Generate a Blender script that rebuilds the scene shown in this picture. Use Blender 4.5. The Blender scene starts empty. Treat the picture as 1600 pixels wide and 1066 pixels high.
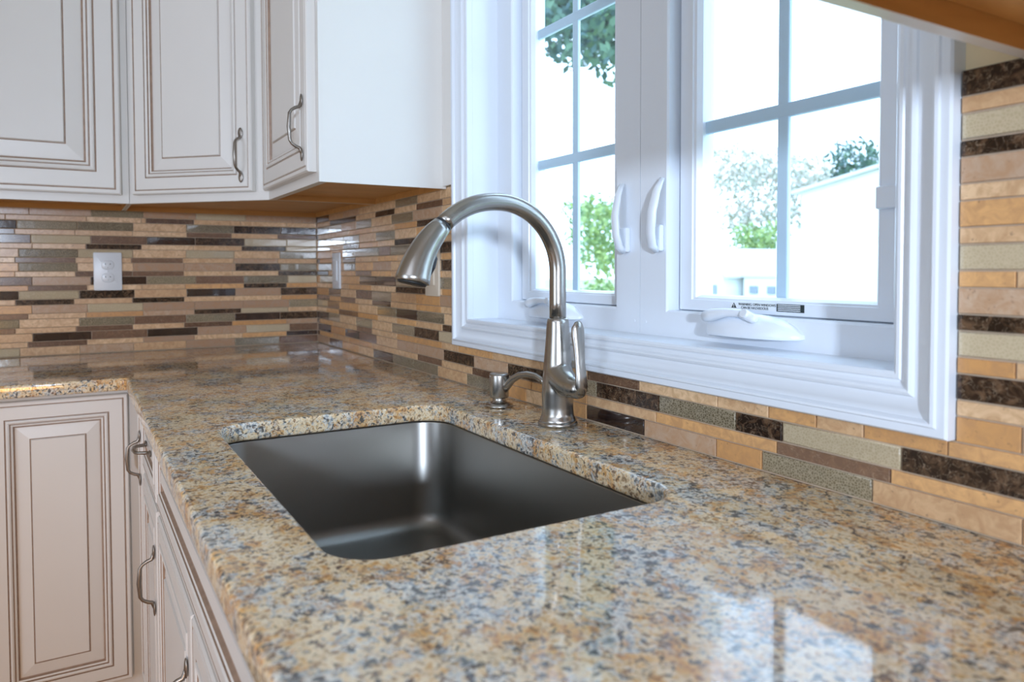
import bpy, bmesh, math, random
from mathutils import Vector, Matrix, Euler
random.seed(11)
PI = math.pi
ZC = 0.915            # counter top above the floor; heights below are given from the counter top
SC = bpy.context.scene
COL = SC.collection

# ---------------------------------------------------------------- camera
cd = bpy.data.cameras.new('camera'); cam = bpy.data.objects.new('camera', cd); COL.objects.link(cam)
_R = Vector((0.51137215, 0.85935693, -0.00205751)); _U = Vector((-0.02695794, 0.01843466, 0.99946657)); _F = Vector((-0.85893643, 0.51104390, -0.03259346))
M = Matrix((( _R.x, _U.x, -_F.x, 2.62309), (_R.y, _U.y, -_F.y, -0.74366), (_R.z, _U.z, -_F.z, 0.25368+ZC), (0,0,0,1)))
cam.matrix_world = M
cd.sensor_width = 36.0; cd.sensor_fit = 'HORIZONTAL'
cd.lens = 1160.983/1600*36
cd.shift_x = -(807.917-800)/1600; cd.shift_y = -(533-459.726)/1600
cd.clip_start = 0.02; cd.clip_end = 300
cd.dof.use_dof = True; cd.dof.focus_distance = 1.22; cd.dof.aperture_fstop = 5.4
SC.camera = cam
# ---------------------------------------------------------------- world, lights, exposure
SC.view_settings.view_transform = 'Standard'; SC.view_settings.look = 'None'
SC.view_settings.exposure = 0.15; SC.view_settings.gamma = 1.0; SC.view_settings.use_curve_mapping = False
w = bpy.data.worlds.new('overcast_sky'); SC.world = w; w.use_nodes = True
bg = w.node_tree.nodes['Background']; bg.inputs[0].default_value = (0.57, 0.75, 1.0, 1); bg.inputs[1].default_value = 4.7
def area(name, loc, tgt, sx, sy, power, col, spread=180):
    l = bpy.data.lights.new(name, 'AREA'); l.shape = 'RECTANGLE'; l.size = sx; l.size_y = sy; l.energy = power; l.color = col
    l.spread = math.radians(spread)
    o = bpy.data.objects.new(name, l); COL.objects.link(o)
    o.location = (loc[0], loc[1], loc[2]+ZC)
    d = Vector(tgt)-Vector(loc); o.rotation_euler = d.to_track_quat('-Z', 'Y').to_euler()
    return o
area('front_fill_cool', (2.6, -4.42, 0.35), (2.0, 0, 0.2), 2.2, 1.7, 60, (0.64, 0.79, 1.0))  # added cool fill from across the room; no door is built there
area('ceiling_fill_cool', (3.4, -2.4, 1.50), (3.4, -2.4, 0), 2.2, 1.6, 18, (0.72, 0.82, 1.0))  # added overhead fill, stands in for cool light bounced off the ceiling
def spot(name, loc, tgt, power, col, ang, blend, rad):
    l = bpy.data.lights.new(name, 'SPOT'); l.energy = power; l.color = col; l.spot_size = math.radians(ang); l.spot_blend = blend; l.shadow_soft_size = rad
    o = bpy.data.objects.new(name, l); COL.objects.link(o); o.location = (loc[0], loc[1], loc[2]+ZC)
    o.rotation_euler = (Vector(tgt)-Vector(loc)).to_track_quat('-Z', 'Y').to_euler(); return o
spot('studio_spot_cool', (4.6, -1.5, 0.50), (1.80, 0.0, 0.76), 280, (0.68, 0.81, 1.0), 60, 0.9, 0.08)
spot('low_fill_spot_warm', (4.6, -1.7, -0.15), (0.6, -0.95, -0.95), 85, (1.0, 0.52, 0.16), 42, 0.9, 0.3)  # unseen warm fill, added to warm the lower left doors

# ---------------------------------------------------------------- materials
MATS = {}
def nodes(name):
    m = bpy.data.materials.new(name); m.use_nodes = True
    nt = m.node_tree; b = nt.nodes['Principled BSDF']; MATS[name] = m
    return m, nt, b
def N(nt, t, **kw):
    n = nt.nodes.new(t)
    for k, v in kw.items(): setattr(n, k, v)
    return n
def L(nt, a, b): nt.links.new(a, b)
def ramp(nt, src, stops, interp='LINEAR'):
    r = N(nt, 'ShaderNodeValToRGB'); r.color_ramp.interpolation = interp
    e = r.color_ramp.elements
    while len(e) > 1: e.remove(e[-1])
    e[0].position = stops[0][0]; e[0].color = (*stops[0][1], 1)
    for p, c in stops[1:]:
        x = e.new(p); x.color = (*c, 1)
    L(nt, src, r.inputs[0]); return r.outputs[0]
def mix(nt, fac, a, b, mode='MIX'):
    n = N(nt, 'ShaderNodeMix', data_type='RGBA', blend_type=mode)
    if isinstance(fac, (int, float)): n.inputs[0].default_value = fac
    else: L(nt, fac, n.inputs[0])
    for i, v in ((6, a), (7, b)):
        if isinstance(v, tuple): n.inputs[i].default_value = (*v, 1)
        else: L(nt, v, n.inputs[i])
    return n.outputs[2]
def bump(nt, b, h, s, d=0.001):
    n = N(nt, 'ShaderNodeBump'); n.inputs['Strength'].default_value = s; n.inputs['Distance'].default_value = d
    L(nt, h, n.inputs['Height']); L(nt, n.outputs[0], b.inputs['Normal'])
def noise(nt, vec, scale, det=3, dist=0.0, rough=0.5):
    n = N(nt, 'ShaderNodeTexNoise'); n.inputs['Scale'].default_value = scale; n.inputs['Detail'].default_value = det
    n.inputs['Distortion'].default_value = dist; n.inputs['Roughness'].default_value = rough
    if vec is not None: L(nt, vec, n.inputs['Vector'])
    return n
def plain(name, col, rough=0.5, metal=0.0, var=0.03, vs=20, spec=0.5, coat=0.0, bmp=0.0):
    m, nt, b = nodes(name)
    tc = N(nt, 'ShaderNodeTexCoord'); n = noise(nt, tc.outputs['Object'], vs, 3)
    c = ramp(nt, n.outputs[0], [(0.3, tuple(x*(1-var) for x in col)), (0.7, tuple(min(1, x*(1+var)) for x in col))])
    L(nt, c, b.inputs['Base Color'])
    b.inputs['Roughness'].default_value = rough; b.inputs['Metallic'].default_value = metal
    b.inputs['Specular IOR Level'].default_value = spec; b.inputs['Coat Weight'].default_value = coat
    if bmp: bump(nt, b, n.outputs[0], bmp)
    return m
plain('cabinet_paint', (0.77, 0.74, 0.70), 0.32, var=0.012, vs=4)
plain('cabinet_glaze', (0.33, 0.22, 0.155), 0.45, var=0.15, vs=60)
plain('window_white', (0.77, 0.82, 0.89), 0.28, var=0.01, vs=3)
plain('grid_white', (0.56, 0.72, 0.86), 0.4, var=0.01, vs=3)
plain('wall_cream', (0.72, 0.58, 0.36), 0.7, var=0.02, vs=8)
plain('ceiling_white', (0.80, 0.79, 0.76), 0.8)
plain('outlet_white', (0.74, 0.78, 0.82), 0.3, var=0.01)
plain('outlet_almond', (0.66, 0.57, 0.46), 0.35, var=0.01)
plain('slot_dark', (0.02, 0.02, 0.02), 0.5)
plain('black_rubber', (0.015, 0.015, 0.018), 0.4)
plain('label_black', (0.02, 0.03, 0.03), 0.4)
plain('label_white', (0.80, 0.83, 0.85), 0.4)
plain('pewter', (0.30, 0.27, 0.24), 0.36, metal=1.0, var=0.15, vs=80)
plain('dark_kick', (0.10, 0.06, 0.035), 0.6)  # dark brown colour of the toe kick boards
plain('house_siding', (0.83, 0.84, 0.86), 0.7, var=0.02)
plain('house_roof', (0.62, 0.62, 0.66), 0.8)
plain('brick_chimney', (0.33, 0.20, 0.17), 0.9, var=0.2, vs=6)
plain('house_glass', (0.25, 0.29, 0.36), 0.2)
plain('lawn', (0.30, 0.36, 0.18), 0.9, var=0.2, vs=1)
plain('bark', (0.12, 0.09, 0.07), 0.9, var=0.3, vs=6)
def leafmat(name, c1, c2):
    m, nt, b = nodes(name)
    g = N(nt, 'ShaderNodeNewGeometry'); L(nt, ramp(nt, g.outputs['Random Per Island'], [(0, c1), (1, c2)]), b.inputs['Base Color'])
    b.inputs['Roughness'].default_value = 0.6
leafmat('leaf_dark', (0.03, 0.085, 0.09), (0.10, 0.20, 0.10))
leafmat('leaf_bright', (0.14, 0.26, 0.12), (0.40, 0.52, 0.16))
leafmat('leaf_dry', (0.30, 0.34, 0.26), (0.60, 0.52, 0.46))

def wood(name, c1, c2, axis=(1, 12, 12), rough=0.4):
    m, nt, b = nodes(name)
    tc = N(nt, 'ShaderNodeTexCoord'); mp = N(nt, 'ShaderNodeMapping'); L(nt, tc.outputs['Object'], mp.inputs[0]); mp.inputs['Scale'].default_value = axis
    n = noise(nt, mp.outputs[0], 3, 5, 1.2)
    L(nt, ramp(nt, n.outputs[0], [(0.3, c1), (0.7, c2)]), b.inputs['Base Color']); b.inputs['Roughness'].default_value = rough
wood('maple_wood', (0.58, 0.29, 0.085), (0.72, 0.39, 0.13), (12, 1.5, 12))
wood('floor_oak', (0.46, 0.22, 0.08), (0.60, 0.32, 0.13), (1.2, 14, 1), 0.35)

def metal(name, col, rough, aniso, sc, bs=0.04):
    m, nt, b = nodes(name)
    tc = N(nt, 'ShaderNodeTexCoord'); mp = N(nt, 'ShaderNodeMapping'); L(nt, tc.outputs['Object'], mp.inputs[0]); mp.inputs['Scale'].default_value = sc
    n = noise(nt, mp.outputs[0], 1, 4)
    L(nt, ramp(nt, n.outputs[0], [(0.3, tuple(x*0.93 for x in col)), (0.7, col)]), b.inputs['Base Color'])
    b.inputs['Metallic'].default_value = 1.0
    r = N(nt, 'ShaderNodeMapRange'); L(nt, n.outputs[0], r.inputs[0]); r.inputs[3].default_value = rough*0.85; r.inputs[4].default_value = rough*1.15
    L(nt, r.outputs[0], b.inputs['Roughness'])
    b.inputs['Anisotropic'].default_value = aniso
    bump(nt, b, n.outputs[0], bs, 0.0005)
metal('brushed_nickel', (0.42, 0.40, 0.37), 0.26, 0.45, (30, 30, 6), 0.004)
metal('sink_steel', (0.30, 0.29, 0.27), 0.38, 0.0, (3, 3, 5), 0.0)

# granite
m, nt, b = nodes('granite')
tc = N(nt, 'ShaderNodeTexCoord'); OC = tc.outputs['Object']
def nz(scale, det=3, dist=0.0, rough=0.55, off=0.0):
    v = N(nt, 'ShaderNodeVectorMath', operation='ADD'); L(nt, OC, v.inputs[0]); v.inputs[1].default_value = (off, off*1.7, -off); return noise(nt, v.outputs[0], scale, det, dist, rough).outputs[0]
patch = nz(22, 4, 0.4, 0.65, 3.1); patch2 = nz(26, 4, 0.4, 0.65, 9.4)
f1 = nz(120, 3, 0.4, 0.6, 1.0); f2 = nz(150, 3, 0.4, 0.6, 5.0); f3 = nz(110, 3, 0.5, 0.6, 7.7); f4 = nz(160, 3, 0.4, 0.6, 12.0)
c = ramp(nt, f1, [(0.32, (0.32, 0.21, 0.12)), (0.40, (0.64, 0.46, 0.27)), (0.49, (0.84, 0.71, 0.50)), (0.58, (0.76, 0.56, 0.32)), (0.70, (0.50, 0.28, 0.12))])
gr = ramp(nt, f2, [(0.34, (0.15, 0.17, 0.18)), (0.44, (0.36, 0.38, 0.38)), (0.52, (0.68, 0.66, 0.60)), (0.60, (0.82, 0.77, 0.67)), (0.70, (0.40, 0.40, 0.38))])
go = ramp(nt, f3, [(0.34, (0.26, 0.11, 0.04)), (0.45, (0.62, 0.30, 0.09)), (0.56, (0.76, 0.45, 0.17)), (0.68, (0.66, 0.48, 0.28))])
def mad(a, k, b_):
    q = N(nt, 'ShaderNodeMath', operation='MULTIPLY_ADD'); L(nt, a, q.inputs[0]); q.inputs[1].default_value = k; L(nt, b_, q.inputs[2]); return q.outputs[0]
c = mix(nt, ramp(nt, mad(f4, 0.5, patch), [(0.74, (0, 0, 0)), (0.82, (1, 1, 1))]), c, gr)
c = mix(nt, ramp(nt, mad(f1, 0.5, patch2), [(0.76, (0, 0, 0)), (0.88, (0.85, 0.85, 0.85))]), c, go)
# dark mineral grains, thicker in the grey patches
c = mix(nt, ramp(nt, mad(patch, 0.30, f3), [(0.72, (0, 0, 0)), (0.765, (0.9, 0.9, 0.9))]), c, (0.08, 0.08, 0.08))
c = mix(nt, ramp(nt, mad(patch2, 0.25, f2), [(0.715, (0, 0, 0)), (0.755, (0.8, 0.8, 0.8))]), c, (0.16, 0.09, 0.06))
L(nt, c, b.inputs['Base Color']); b.inputs['Roughness'].default_value = 0.06; b.inputs['Specular IOR Level'].default_value = 0.55

# mosaic tile materials
def tilemat(name, lo, hi, rough, kind, rc=0.06, coat=0.0):
    m, nt, b = nodes(name)
    g = N(nt, 'ShaderNodeNewGeometry'); tc = N(nt, 'ShaderNodeTexCoord')
    base = ramp(nt, g.outputs['Random Per Island'], [(0, lo), (1, hi)])
    off = N(nt, 'ShaderNodeVectorMath', operation='MULTIPLY_ADD'); L(nt, g.outputs['Random Per Island'], off.inputs[0]); off.inputs[1].default_value = (7, 5, 3); L(nt, tc.outputs['Object'], off.inputs[2])
    V = off.outputs[0]
    if kind == 'stone':
        n = noise(nt, V, 55, 6, 1.2, 0.65); n2 = noise(nt, V, 170, 3)
        c = mix(nt, ramp(nt, n.outputs[0], [(0.38, (0, 0, 0)), (0.62, (1, 1, 1))]), base, mix(nt, 0.6, base, (0.46, 0.25, 0.12)))
        c = mix(nt, ramp(nt, n2.outputs[0], [(0.66, (0, 0, 0)), (0.74, (0.6, 0.6, 0.6))]), c, (0.20, 0.12, 0.07))
        bump(nt, b, n2.outputs[0], 0.15, 0.0006)
    elif kind == 'marble':
        n = noise(nt, V, 75, 6, 1.0, 0.65); n2 = noise(nt, V, 85, 4, 1.2)
        c = mix(nt, ramp(nt, n.outputs[0], [(0.46, (0, 0, 0)), (0.70, (1, 1, 1))]), base, mix(nt, 0.35, base, (0.42, 0.24, 0.13)))
        c = mix(nt, ramp(nt, n2.outputs[0], [(0.49, (0, 0, 0)), (0.5, (0.6, 0.6, 0.6)), (0.51, (0, 0, 0))]), c, (0.50, 0.38, 0.26))
    elif kind == 'crackle':
        v = N(nt, 'ShaderNodeTexVoronoi', feature='DISTANCE_TO_EDGE'); v.inputs['Scale'].default_value = 300; L(nt, V, v.inputs['Vector'])
        c = mix(nt, ramp(nt, v.outputs['Distance'], [(0.0, (0.7, 0.7, 0.7)), (0.2, (0, 0, 0))]), base, mix(nt, 0.55, base, (0.75, 0.64, 0.46)))
        n = noise(nt, V, 40, 3); bump(nt, b, n.outputs[0], 0.12, 0.002)
    else:
        n = noise(nt, V, 30, 3); c = mix(nt, ramp(nt, n.outputs[0], [(0.3, (0, 0, 0)), (0.8, (0.4, 0.4, 0.4))]), base, (0.12, 0.07, 0.05))
        bump(nt, b, n.outputs[0], 0.10, 0.002)
    L(nt, c, b.inputs['Base Color']); b.inputs['Roughness'].default_value = rough; b.inputs['Coat Weight'].default_value = coat
    b.inputs['Coat Roughness'].default_value = 0.04
tilemat('tile_cream', (0.66, 0.42, 0.23), (0.86, 0.61, 0.37), 0.26, 'stone')
tilemat('tile_taupe', (0.42, 0.28, 0.19), (0.60, 0.43, 0.30), 0.22, 'stone')
tilemat('tile_gold', (0.62, 0.32, 0.12), (0.80, 0.46, 0.20), 0.26, 'stone')
tilemat('tile_dark_marble', (0.016, 0.009, 0.006), (0.035, 0.018, 0.011), 0.13, 'marble')
tilemat('tile_brown_marble', (0.11, 0.058, 0.036), (0.21, 0.12, 0.075), 0.18, 'marble')
tilemat('tile_black_glass', (0.012, 0.006, 0.006), (0.028, 0.014, 0.012), 0.10, 'glass', coat=1.0)
tilemat('tile_olive_glass', (0.095, 0.074, 0.042), (0.20, 0.16, 0.095), 0.14, 'crackle', coat=1.0)
tilemat('tile_pale_glass', (0.44, 0.35, 0.22), (0.56, 0.46, 0.30), 0.14, 'crackle', coat=1.0)
plain('grout', (0.50, 0.38, 0.27), 0.85, var=0.08, vs=60)
TM = dict(C='tile_cream', P='tile_taupe', G='tile_gold', D='tile_dark_marble', M='tile_brown_marble', K='tile_black_glass', O='tile_olive_glass', S='tile_pale_glass')

# window glass: clear, thin, mirrors more towards grazing (Schlick)
m = bpy.data.materials.new('window_glass'); m.use_nodes = True; MATS['window_glass'] = m
nt = m.node_tree; nt.nodes.clear()
o_ = N(nt, 'ShaderNodeOutputMaterial'); mx = N(nt, 'ShaderNodeMixShader'); ge = N(nt, 'ShaderNodeNewGeometry')
dt = N(nt, 'ShaderNodeVectorMath', operation='DOT_PRODUCT'); L(nt, ge.outputs['Incoming'], dt.inputs[0]); L(nt, ge.outputs['Normal'], dt.inputs[1])
ab = N(nt, 'ShaderNodeMath', operation='ABSOLUTE'); L(nt, dt.outputs['Value'], ab.inputs[0])
om = N(nt, 'ShaderNodeMath', operation='SUBTRACT'); om.inputs[0].default_value = 1.0; L(nt, ab.outputs[0], om.inputs[1])
pw = N(nt, 'ShaderNodeMath', operation='POWER'); L(nt, om.outputs[0], pw.inputs[0]); pw.inputs[1].default_value = 5.0
ma = N(nt, 'ShaderNodeMath', operation='MULTIPLY_ADD'); L(nt, pw.outputs[0], ma.inputs[0]); ma.inputs[1].default_value = 0.48; ma.inputs[2].default_value = 0.02
tr = N(nt, 'ShaderNodeBsdfTransparent'); tr.inputs[0].default_value = (0.97, 0.985, 0.99, 1); gl = N(nt, 'ShaderNodeBsdfGlossy'); gl.inputs['Roughness'].default_value = 0.0
L(nt, ma.outputs[0], mx.inputs[0]); L(nt, tr.outputs[0], mx.inputs[1]); L(nt, gl.outputs[0], mx.inputs[2]); L(nt, mx.outputs[0], o_.inputs[0])

# ---------------------------------------------------------------- mesh helpers (coordinates: X along the window wall, Y towards it, Z from the counter top)
def BM(): return bmesh.new()
def box(bm, x0, x1, y0, y1, z0, z1, mi=0, bev=0.0):
    vs = [bm.verts.new((x, y, z)) for x in (x0, x1) for y in (y0, y1) for z in (z0, z1)]
    fs = [bm.faces.new([vs[i] for i in q]) for q in ((0,1,3,2), (4,6,7,5), (0,4,5,1), (2,3,7,6), (0,2,6,4), (1,5,7,3))]
    for f in fs: f.material_index = mi
    if bev:
        es = list({e for f in fs for e in f.edges})
        r = bmesh.ops.bevel(bm, geom=es, offset=bev, segments=2, profile=0.5, affect='EDGES')
        for f in r['faces']: f.material_index = mi
def prism(bm, poly, z0, z1, mi=0):
    a = [bm.verts.new((x, y, z0)) for x, y in poly]; b_ = [bm.verts.new((x, y, z1)) for x, y in poly]
    n = len(poly); fs = [bm.faces.new(list(reversed(a))), bm.faces.new(b_)]
    for i in range(n): fs.append(bm.faces.new((a[i], a[(i+1) % n], b_[(i+1) % n], b_[i])))
    for f in fs: f.material_index = mi
def loft(bm, rings, cap0=True, cap1=True, mi=0, closed=True):
    R = [[bm.verts.new(p) for p in r] for r in rings]
    n = len(R[0])
    for a, c in zip(R, R[1:]):
        for i in range(n if closed else n-1):
            f = bm.faces.new((a[i], a[(i+1) % n], c[(i+1) % n], c[i])); f.material_index = mi; f.smooth = True
    if cap0: f = bm.faces.new(list(reversed(R[0]))); f.material_index = mi
    if cap1: f = bm.faces.new(R[-1]); f.material_index = mi
    return R
def lathe(bm, cx, cy, prof, seg=40, mi=0):
    loft(bm, [[(cx+r*math.cos(2*PI*i/seg), cy+r*math.sin(2*PI*i/seg), z) for i in range(seg)] for r, z in prof], mi=mi)
def tube(bm, pts, rad, seg=20, mi=0, flat=None):
    P_ = [Vector(p) for p in pts]; n = len(P_)
    if isinstance(rad, (int, float)): rad = [rad]*n
    T = [(P_[min(i+1, n-1)]-P_[max(i-1, 0)]).normalized() for i in range(n)]
    up = Vector((0, 0, 1)) if abs(T[0].z) < 0.9 else Vector((1, 0, 0))
    u = T[0].cross(up).normalized(); rings = []
    for i in range(n):
        u = (u - T[i]*u.dot(T[i])).normalized(); v = T[i].cross(u)
        ru, rv = (rad[i], rad[i]) if not isinstance(rad[i], tuple) else rad[i]
        rings.append([tuple(P_[i]+u*ru*math.cos(2*PI*k/seg)+v*rv*math.sin(2*PI*k/seg)) for k in range(seg)])
    loft(bm, rings, mi=mi)
def ellipsoid(bm, c, rx, ry, rz, seg=12, mi=0):
    r = bmesh.ops.create_uvsphere(bm, u_segments=seg, v_segments=seg//2+2, radius=1)
    for v in r['verts']: v.co = Vector((c[0]+v.co.x*rx, c[1]+v.co.y*ry, c[2]+v.co.z*rz))
    for v in r['verts']:
        for f in v.link_faces: f.smooth = True; f.material_index = mi
ORG = {}
def emp(name, loc, label=None, cat=None, group=None, kind=None):
    o = bpy.data.objects.new(name, None); COL.objects.link(o); o.empty_display_size = 0.05
    o.location = (loc[0], loc[1], loc[2]+ZC); ORG[o] = Vector((loc[0], loc[1], loc[2]))
    return tag(o, label, cat, group, kind)
def tag(o, label=None, cat=None, group=None, kind=None):
    if label: o['label'] = label
    if cat: o['category'] = cat
    if group: o['group'] = group
    if kind: o['kind'] = kind
    return o
def link(name, bm, mats, parent=None, smooth=None, label=None):
    """one mesh object; with a parent its data is relative to the thing it belongs to"""
    if isinstance(bm, bpy.types.Mesh): me = bm
    else:
        bmesh.ops.recalc_face_normals(bm, faces=bm.faces[:])
        me = bpy.data.meshes.new(name); bm.to_mesh(me); bm.free()
    me.name = name
    if len(me.materials): me.materials.clear()
    for mm in ([mats] if isinstance(mats, str) else mats): me.materials.append(MATS[mm])
    if parent is not None: org = ORG[parent]
    else:
        xs = [v.co for v in me.vertices]
        org = Vector(((min(v.x for v in xs)+max(v.x for v in xs))/2, (min(v.y for v in xs)+max(v.y for v in xs))/2, min(v.z for v in xs)))
    me.transform(Matrix.Translation(-org))
    o = bpy.data.objects.new(name, me); COL.objects.link(o); ORG[o] = org
    if parent is not None: o.parent = parent
    else: o.location = (org.x, org.y, org.z+ZC)
    if smooth:
        for p in me.polygons: p.use_smooth = True
        try: me.set_sharp_from_angle(angle=math.radians(smooth))
        except Exception: pass
    if label: o['label'] = label
    return o
def struct(name, bm, mats, label, cat): return tag(link(name, bm, mats), label, cat, kind='structure')
def to_mesh(o):
    dg = bpy.context.evaluated_depsgraph_get(); dg.update()
    me = bpy.data.meshes.new_from_object(o.evaluated_get(dg)); d = o.data
    bpy.data.objects.remove(o); return me
def text_mesh(s, size, mat4, ext=0.0002):
    cu = bpy.data.curves.new('lettering', 'FONT'); cu.body = s; cu.size = size; cu.extrude = ext; cu.align_x = 'LEFT'; cu.align_y = 'CENTER'
    o = bpy.data.objects.new('lettering', cu); COL.objects.link(o); me = to_mesh(o); me.transform(mat4); return me
TILES_B = {'T10': [([-0.926, -0.856, -0.698, -0.555, -0.402, -0.247], [1, 1, 6, 1, 7, 1])],
 'S9': [([-0.926, -0.914, -0.71, -0.561, -0.548, -0.408, -0.264, -0.112], [0, 0, 0, 0, 4, 0, 0, 0])],
 'T9': [([-0.927, -0.887, -0.734, -0.584, -0.431, -0.286, -0.132], [5, 6, 6, 0, 6, 3, 5])],
 'S8': [([-0.927, -0.892, -0.741, -0.586, -0.43, -0.293, -0.143], [4, 0, 0, 0, 4, 0, 4])],
 'T8': [([-0.927, -0.853, -0.7, -0.547, -0.405, -0.252, -0.113], [4, 7, 4, 5, 3, 7, 7])],
 'S7': [([-0.928, -0.85, -0.713, -0.562, -0.411, -0.261, -0.116], [0, 0, 3, 0, 0, 3, 7])],
 'T7': [([-0.928, -0.884, -0.734, -0.586, -0.433, -0.285, -0.137], [0, 6, 7, 0, 7, 0, 6])],
 'S6': [([-0.929, -0.893, -0.741, -0.591, -0.443, -0.288, -0.144], [0, 4, 0, 4, 0, 1, 0])],
 'T6': [([-0.929, -0.885, -0.736, -0.586, -0.439, -0.282, -0.136], [2, 6, 0, 1, 1, 3, 6])],
 'S5': [([-0.93, -0.894, -0.742, -0.589, -0.441, -0.292, -0.142], [2, 0, 4, 4, 0, 0, 3])],
 'T5': [([-0.93, -0.852, -0.702, -0.549, -0.405, -0.256, -0.11], [4, 1, 5, 6, 4, 6, 7])],
 'S4': [([-0.93, -0.862, -0.712, -0.562, -0.438, -0.256, -0.115], [2, 4, 0, 0, 2, 3, 2])],
 'T4': [([-0.931, -0.886, -0.733, -0.584, -0.433, -0.283, -0.135], [5, 7, 3, 0, 5, 1, 3])],
 'S3': [([-0.931, -0.894, -0.747, -0.59, -0.441, -0.289, -0.133], [0, 3, 0, 3, 0, 0, 2])],
 'T3': [([-0.932, -0.854, -0.712, -0.56, -0.41, -0.259, -0.107], [2, 1, 7, 1, 1, 1, 6])],
 'S2': [([-0.932, -0.864, -0.716, -0.56, -0.411, -0.266, -0.111], [4, 0, 2, 1, 3, 7, 0])],
 'T2': [([-0.933, -0.886, -0.734, -0.586, -0.436, -0.286, -0.138], [6, 0, 6, 4, 6, 5, 3])],
 'S1': [([-0.933, -0.896, -0.743, -0.59, -0.442, -0.295, -0.116], [4, 0, 4, 0, 4, 2, 1])],
 'T1': [([-0.933, -0.854, -0.703, -0.55, -0.402, -0.25, -0.106], [0, 5, 4, 5, 1, 7, 4])],
 'S0': [([-0.934, -0.866, -0.715, -0.561, -0.412, -0.263, -0.117], [0, 4, 0, 1, 0, 2, 5])],
 'T0': [([-0.934, -0.886, -0.734, -0.589, -0.437, -0.287, -0.141], [7, 0, 1, 0, 1, 6, 4])]}
TILES_W = {'T10': [([0.052, 0.458, 0.754, 0.904, 1.043], [1, 0, 6, 0, 0]), ([2.214], [3])],
 'S9': [([0.051, 0.165, 0.434, 0.602, 0.702, 0.749, 0.896, 1.05], [0, 3, 0, 3, 3, 0, 4, 0]), ([2.214], [0])],
 'T9': [([0.051, 0.149, 0.289, 0.434, 0.569, 0.725, 0.875, 1.05], [6, 6, 1, 6, 0, 6, 1, 0]), ([2.215], [7])],
 'S8': [([0.05, 0.177, 0.366, 0.569, 0.748, 0.899, 1.046], [0, 0, 2, 0, 2, 3, 0]), ([2.215], [3])],
 'T8': [([0.049, 0.177, 0.314, 0.462, 0.605, 0.752, 0.895, 1.046], [6, 7, 6, 0, 6, 0, 2, 0]), ([2.215], [1])],
 'S7': [([0.048, 0.162, 0.307, 0.461, 0.621, 0.747, 0.899, 1.046], [7, 0, 4, 2, 0, 3, 0, 0]), ([2.216], [0])],
 'T7': [([0.048, 0.175, 0.299, 0.431, 0.63, 0.719, 0.874, 1.042], [2, 2, 6, 6, 4, 6, 5, 3]), ([2.216], [2])],
 'S6': [([0.047, 0.196, 0.299, 0.425, 0.62, 0.765, 0.934, 1.045], [2, 0, 5, 0, 2, 0, 0, 2]), ([2.216], [0])],
 'T6': [([0.046, 0.181, 0.311, 0.424, 0.577, 0.723, 0.894, 1.041], [6, 2, 6, 2, 1, 0, 0, 3]), ([2.217], [7])],
 'S5': [([0.045, 0.144, 0.264, 0.423, 0.566, 0.722, 0.893, 1.044], [5, 0, 2, 4, 2, 0, 2, 0]), ([2.217, 2.275], [2, 0])],
 'T5': [([0.044, 0.194, 0.297, 0.459, 0.603, 0.754, 0.893, 1.055], [6, 0, 2, 5, 5, 6, 6, 6]), ([2.217], [1])],
 'S4': [([0.043, 0.157, 0.361, 0.565, 0.754, 0.956, 1.044], [0, 0, 2, 0, 3, 0, 2]), ([2.218], [3])],
 'T4': [([0.043, 0.142, 0.276, 0.428, 0.564, 0.721, 0.892, 1.033], [2, 5, 0, 4, 6, 0, 2, 1]), ([2.218], [7])],
 'S3': [([0.042, 0.156, 0.275, 0.421, 0.569, 0.716, 0.892, 1.04], [4, 2, 4, 0, 5, 0, 2, 0]), ([2.219, 2.276], [2, 0])],
 'T3': [([0.041, 0.133, 0.261, 0.45, 0.611, 0.757, 0.896, 1.057], [6, 4, 2, 0, 6, 5, 6, 0]), ([2.219], [3])],
 'S2': [([0.04, 0.117, 0.253, 0.444, 0.616, 0.762, 0.891, 1.046], [0, 2, 4, 2, 0, 2, 0, 3]), ([2.219], [0])],
 'T2': [([0.04, 0.139, 0.266, 0.425, 0.568, 0.724, 0.879, 1.025], [5, 6, 0, 6, 0, 6, 3, 7]), ([2.22, 2.282], [2, 1])],
 'S1': [([0.039, 0.189, 0.431, 0.567, 0.761, 0.891, 1.042, 1.13, 1.29, 1.473, 1.617, 1.75, 1.911, 1.996, 2.065, 2.125, 2.216], [2, 0, 4, 0, 2, 2, 0, 2, 0, 0, 4, 0, 0, 2, 0, 2, 2])],
 'T1': [([0.038, 0.167, 0.318, 0.454, 0.604, 0.76, 0.906, 1.053, 1.205, 1.351, 1.595, 1.643, 1.795, 1.943, 2.017, 2.168], [5, 2, 5, 4, 0, 1, 1, 3, 1, 3, 6, 3, 6, 3, 7, 3])],
 'S0': [([0.037, 0.188, 0.356, 0.561, 0.737, 0.898, 1.042, 1.198, 1.304, 1.44, 1.617, 1.789, 2.009, 2.157], [2, 0, 2, 0, 0, 4, 0, 4, 2, 2, 0, 2, 4, 2])],
 'T0': [([0.036, 0.151, 0.29, 0.447, 0.576, 0.727, 0.873, 1.02, 1.171, 1.279, 1.421, 1.484, 1.615, 1.762, 1.909, 1.986, 2.136, 2.284], [1, 4, 2, 0, 5, 6, 6, 0, 6, 2, 0, 2, 5, 1, 2, 6, 0, 2])]}
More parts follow.
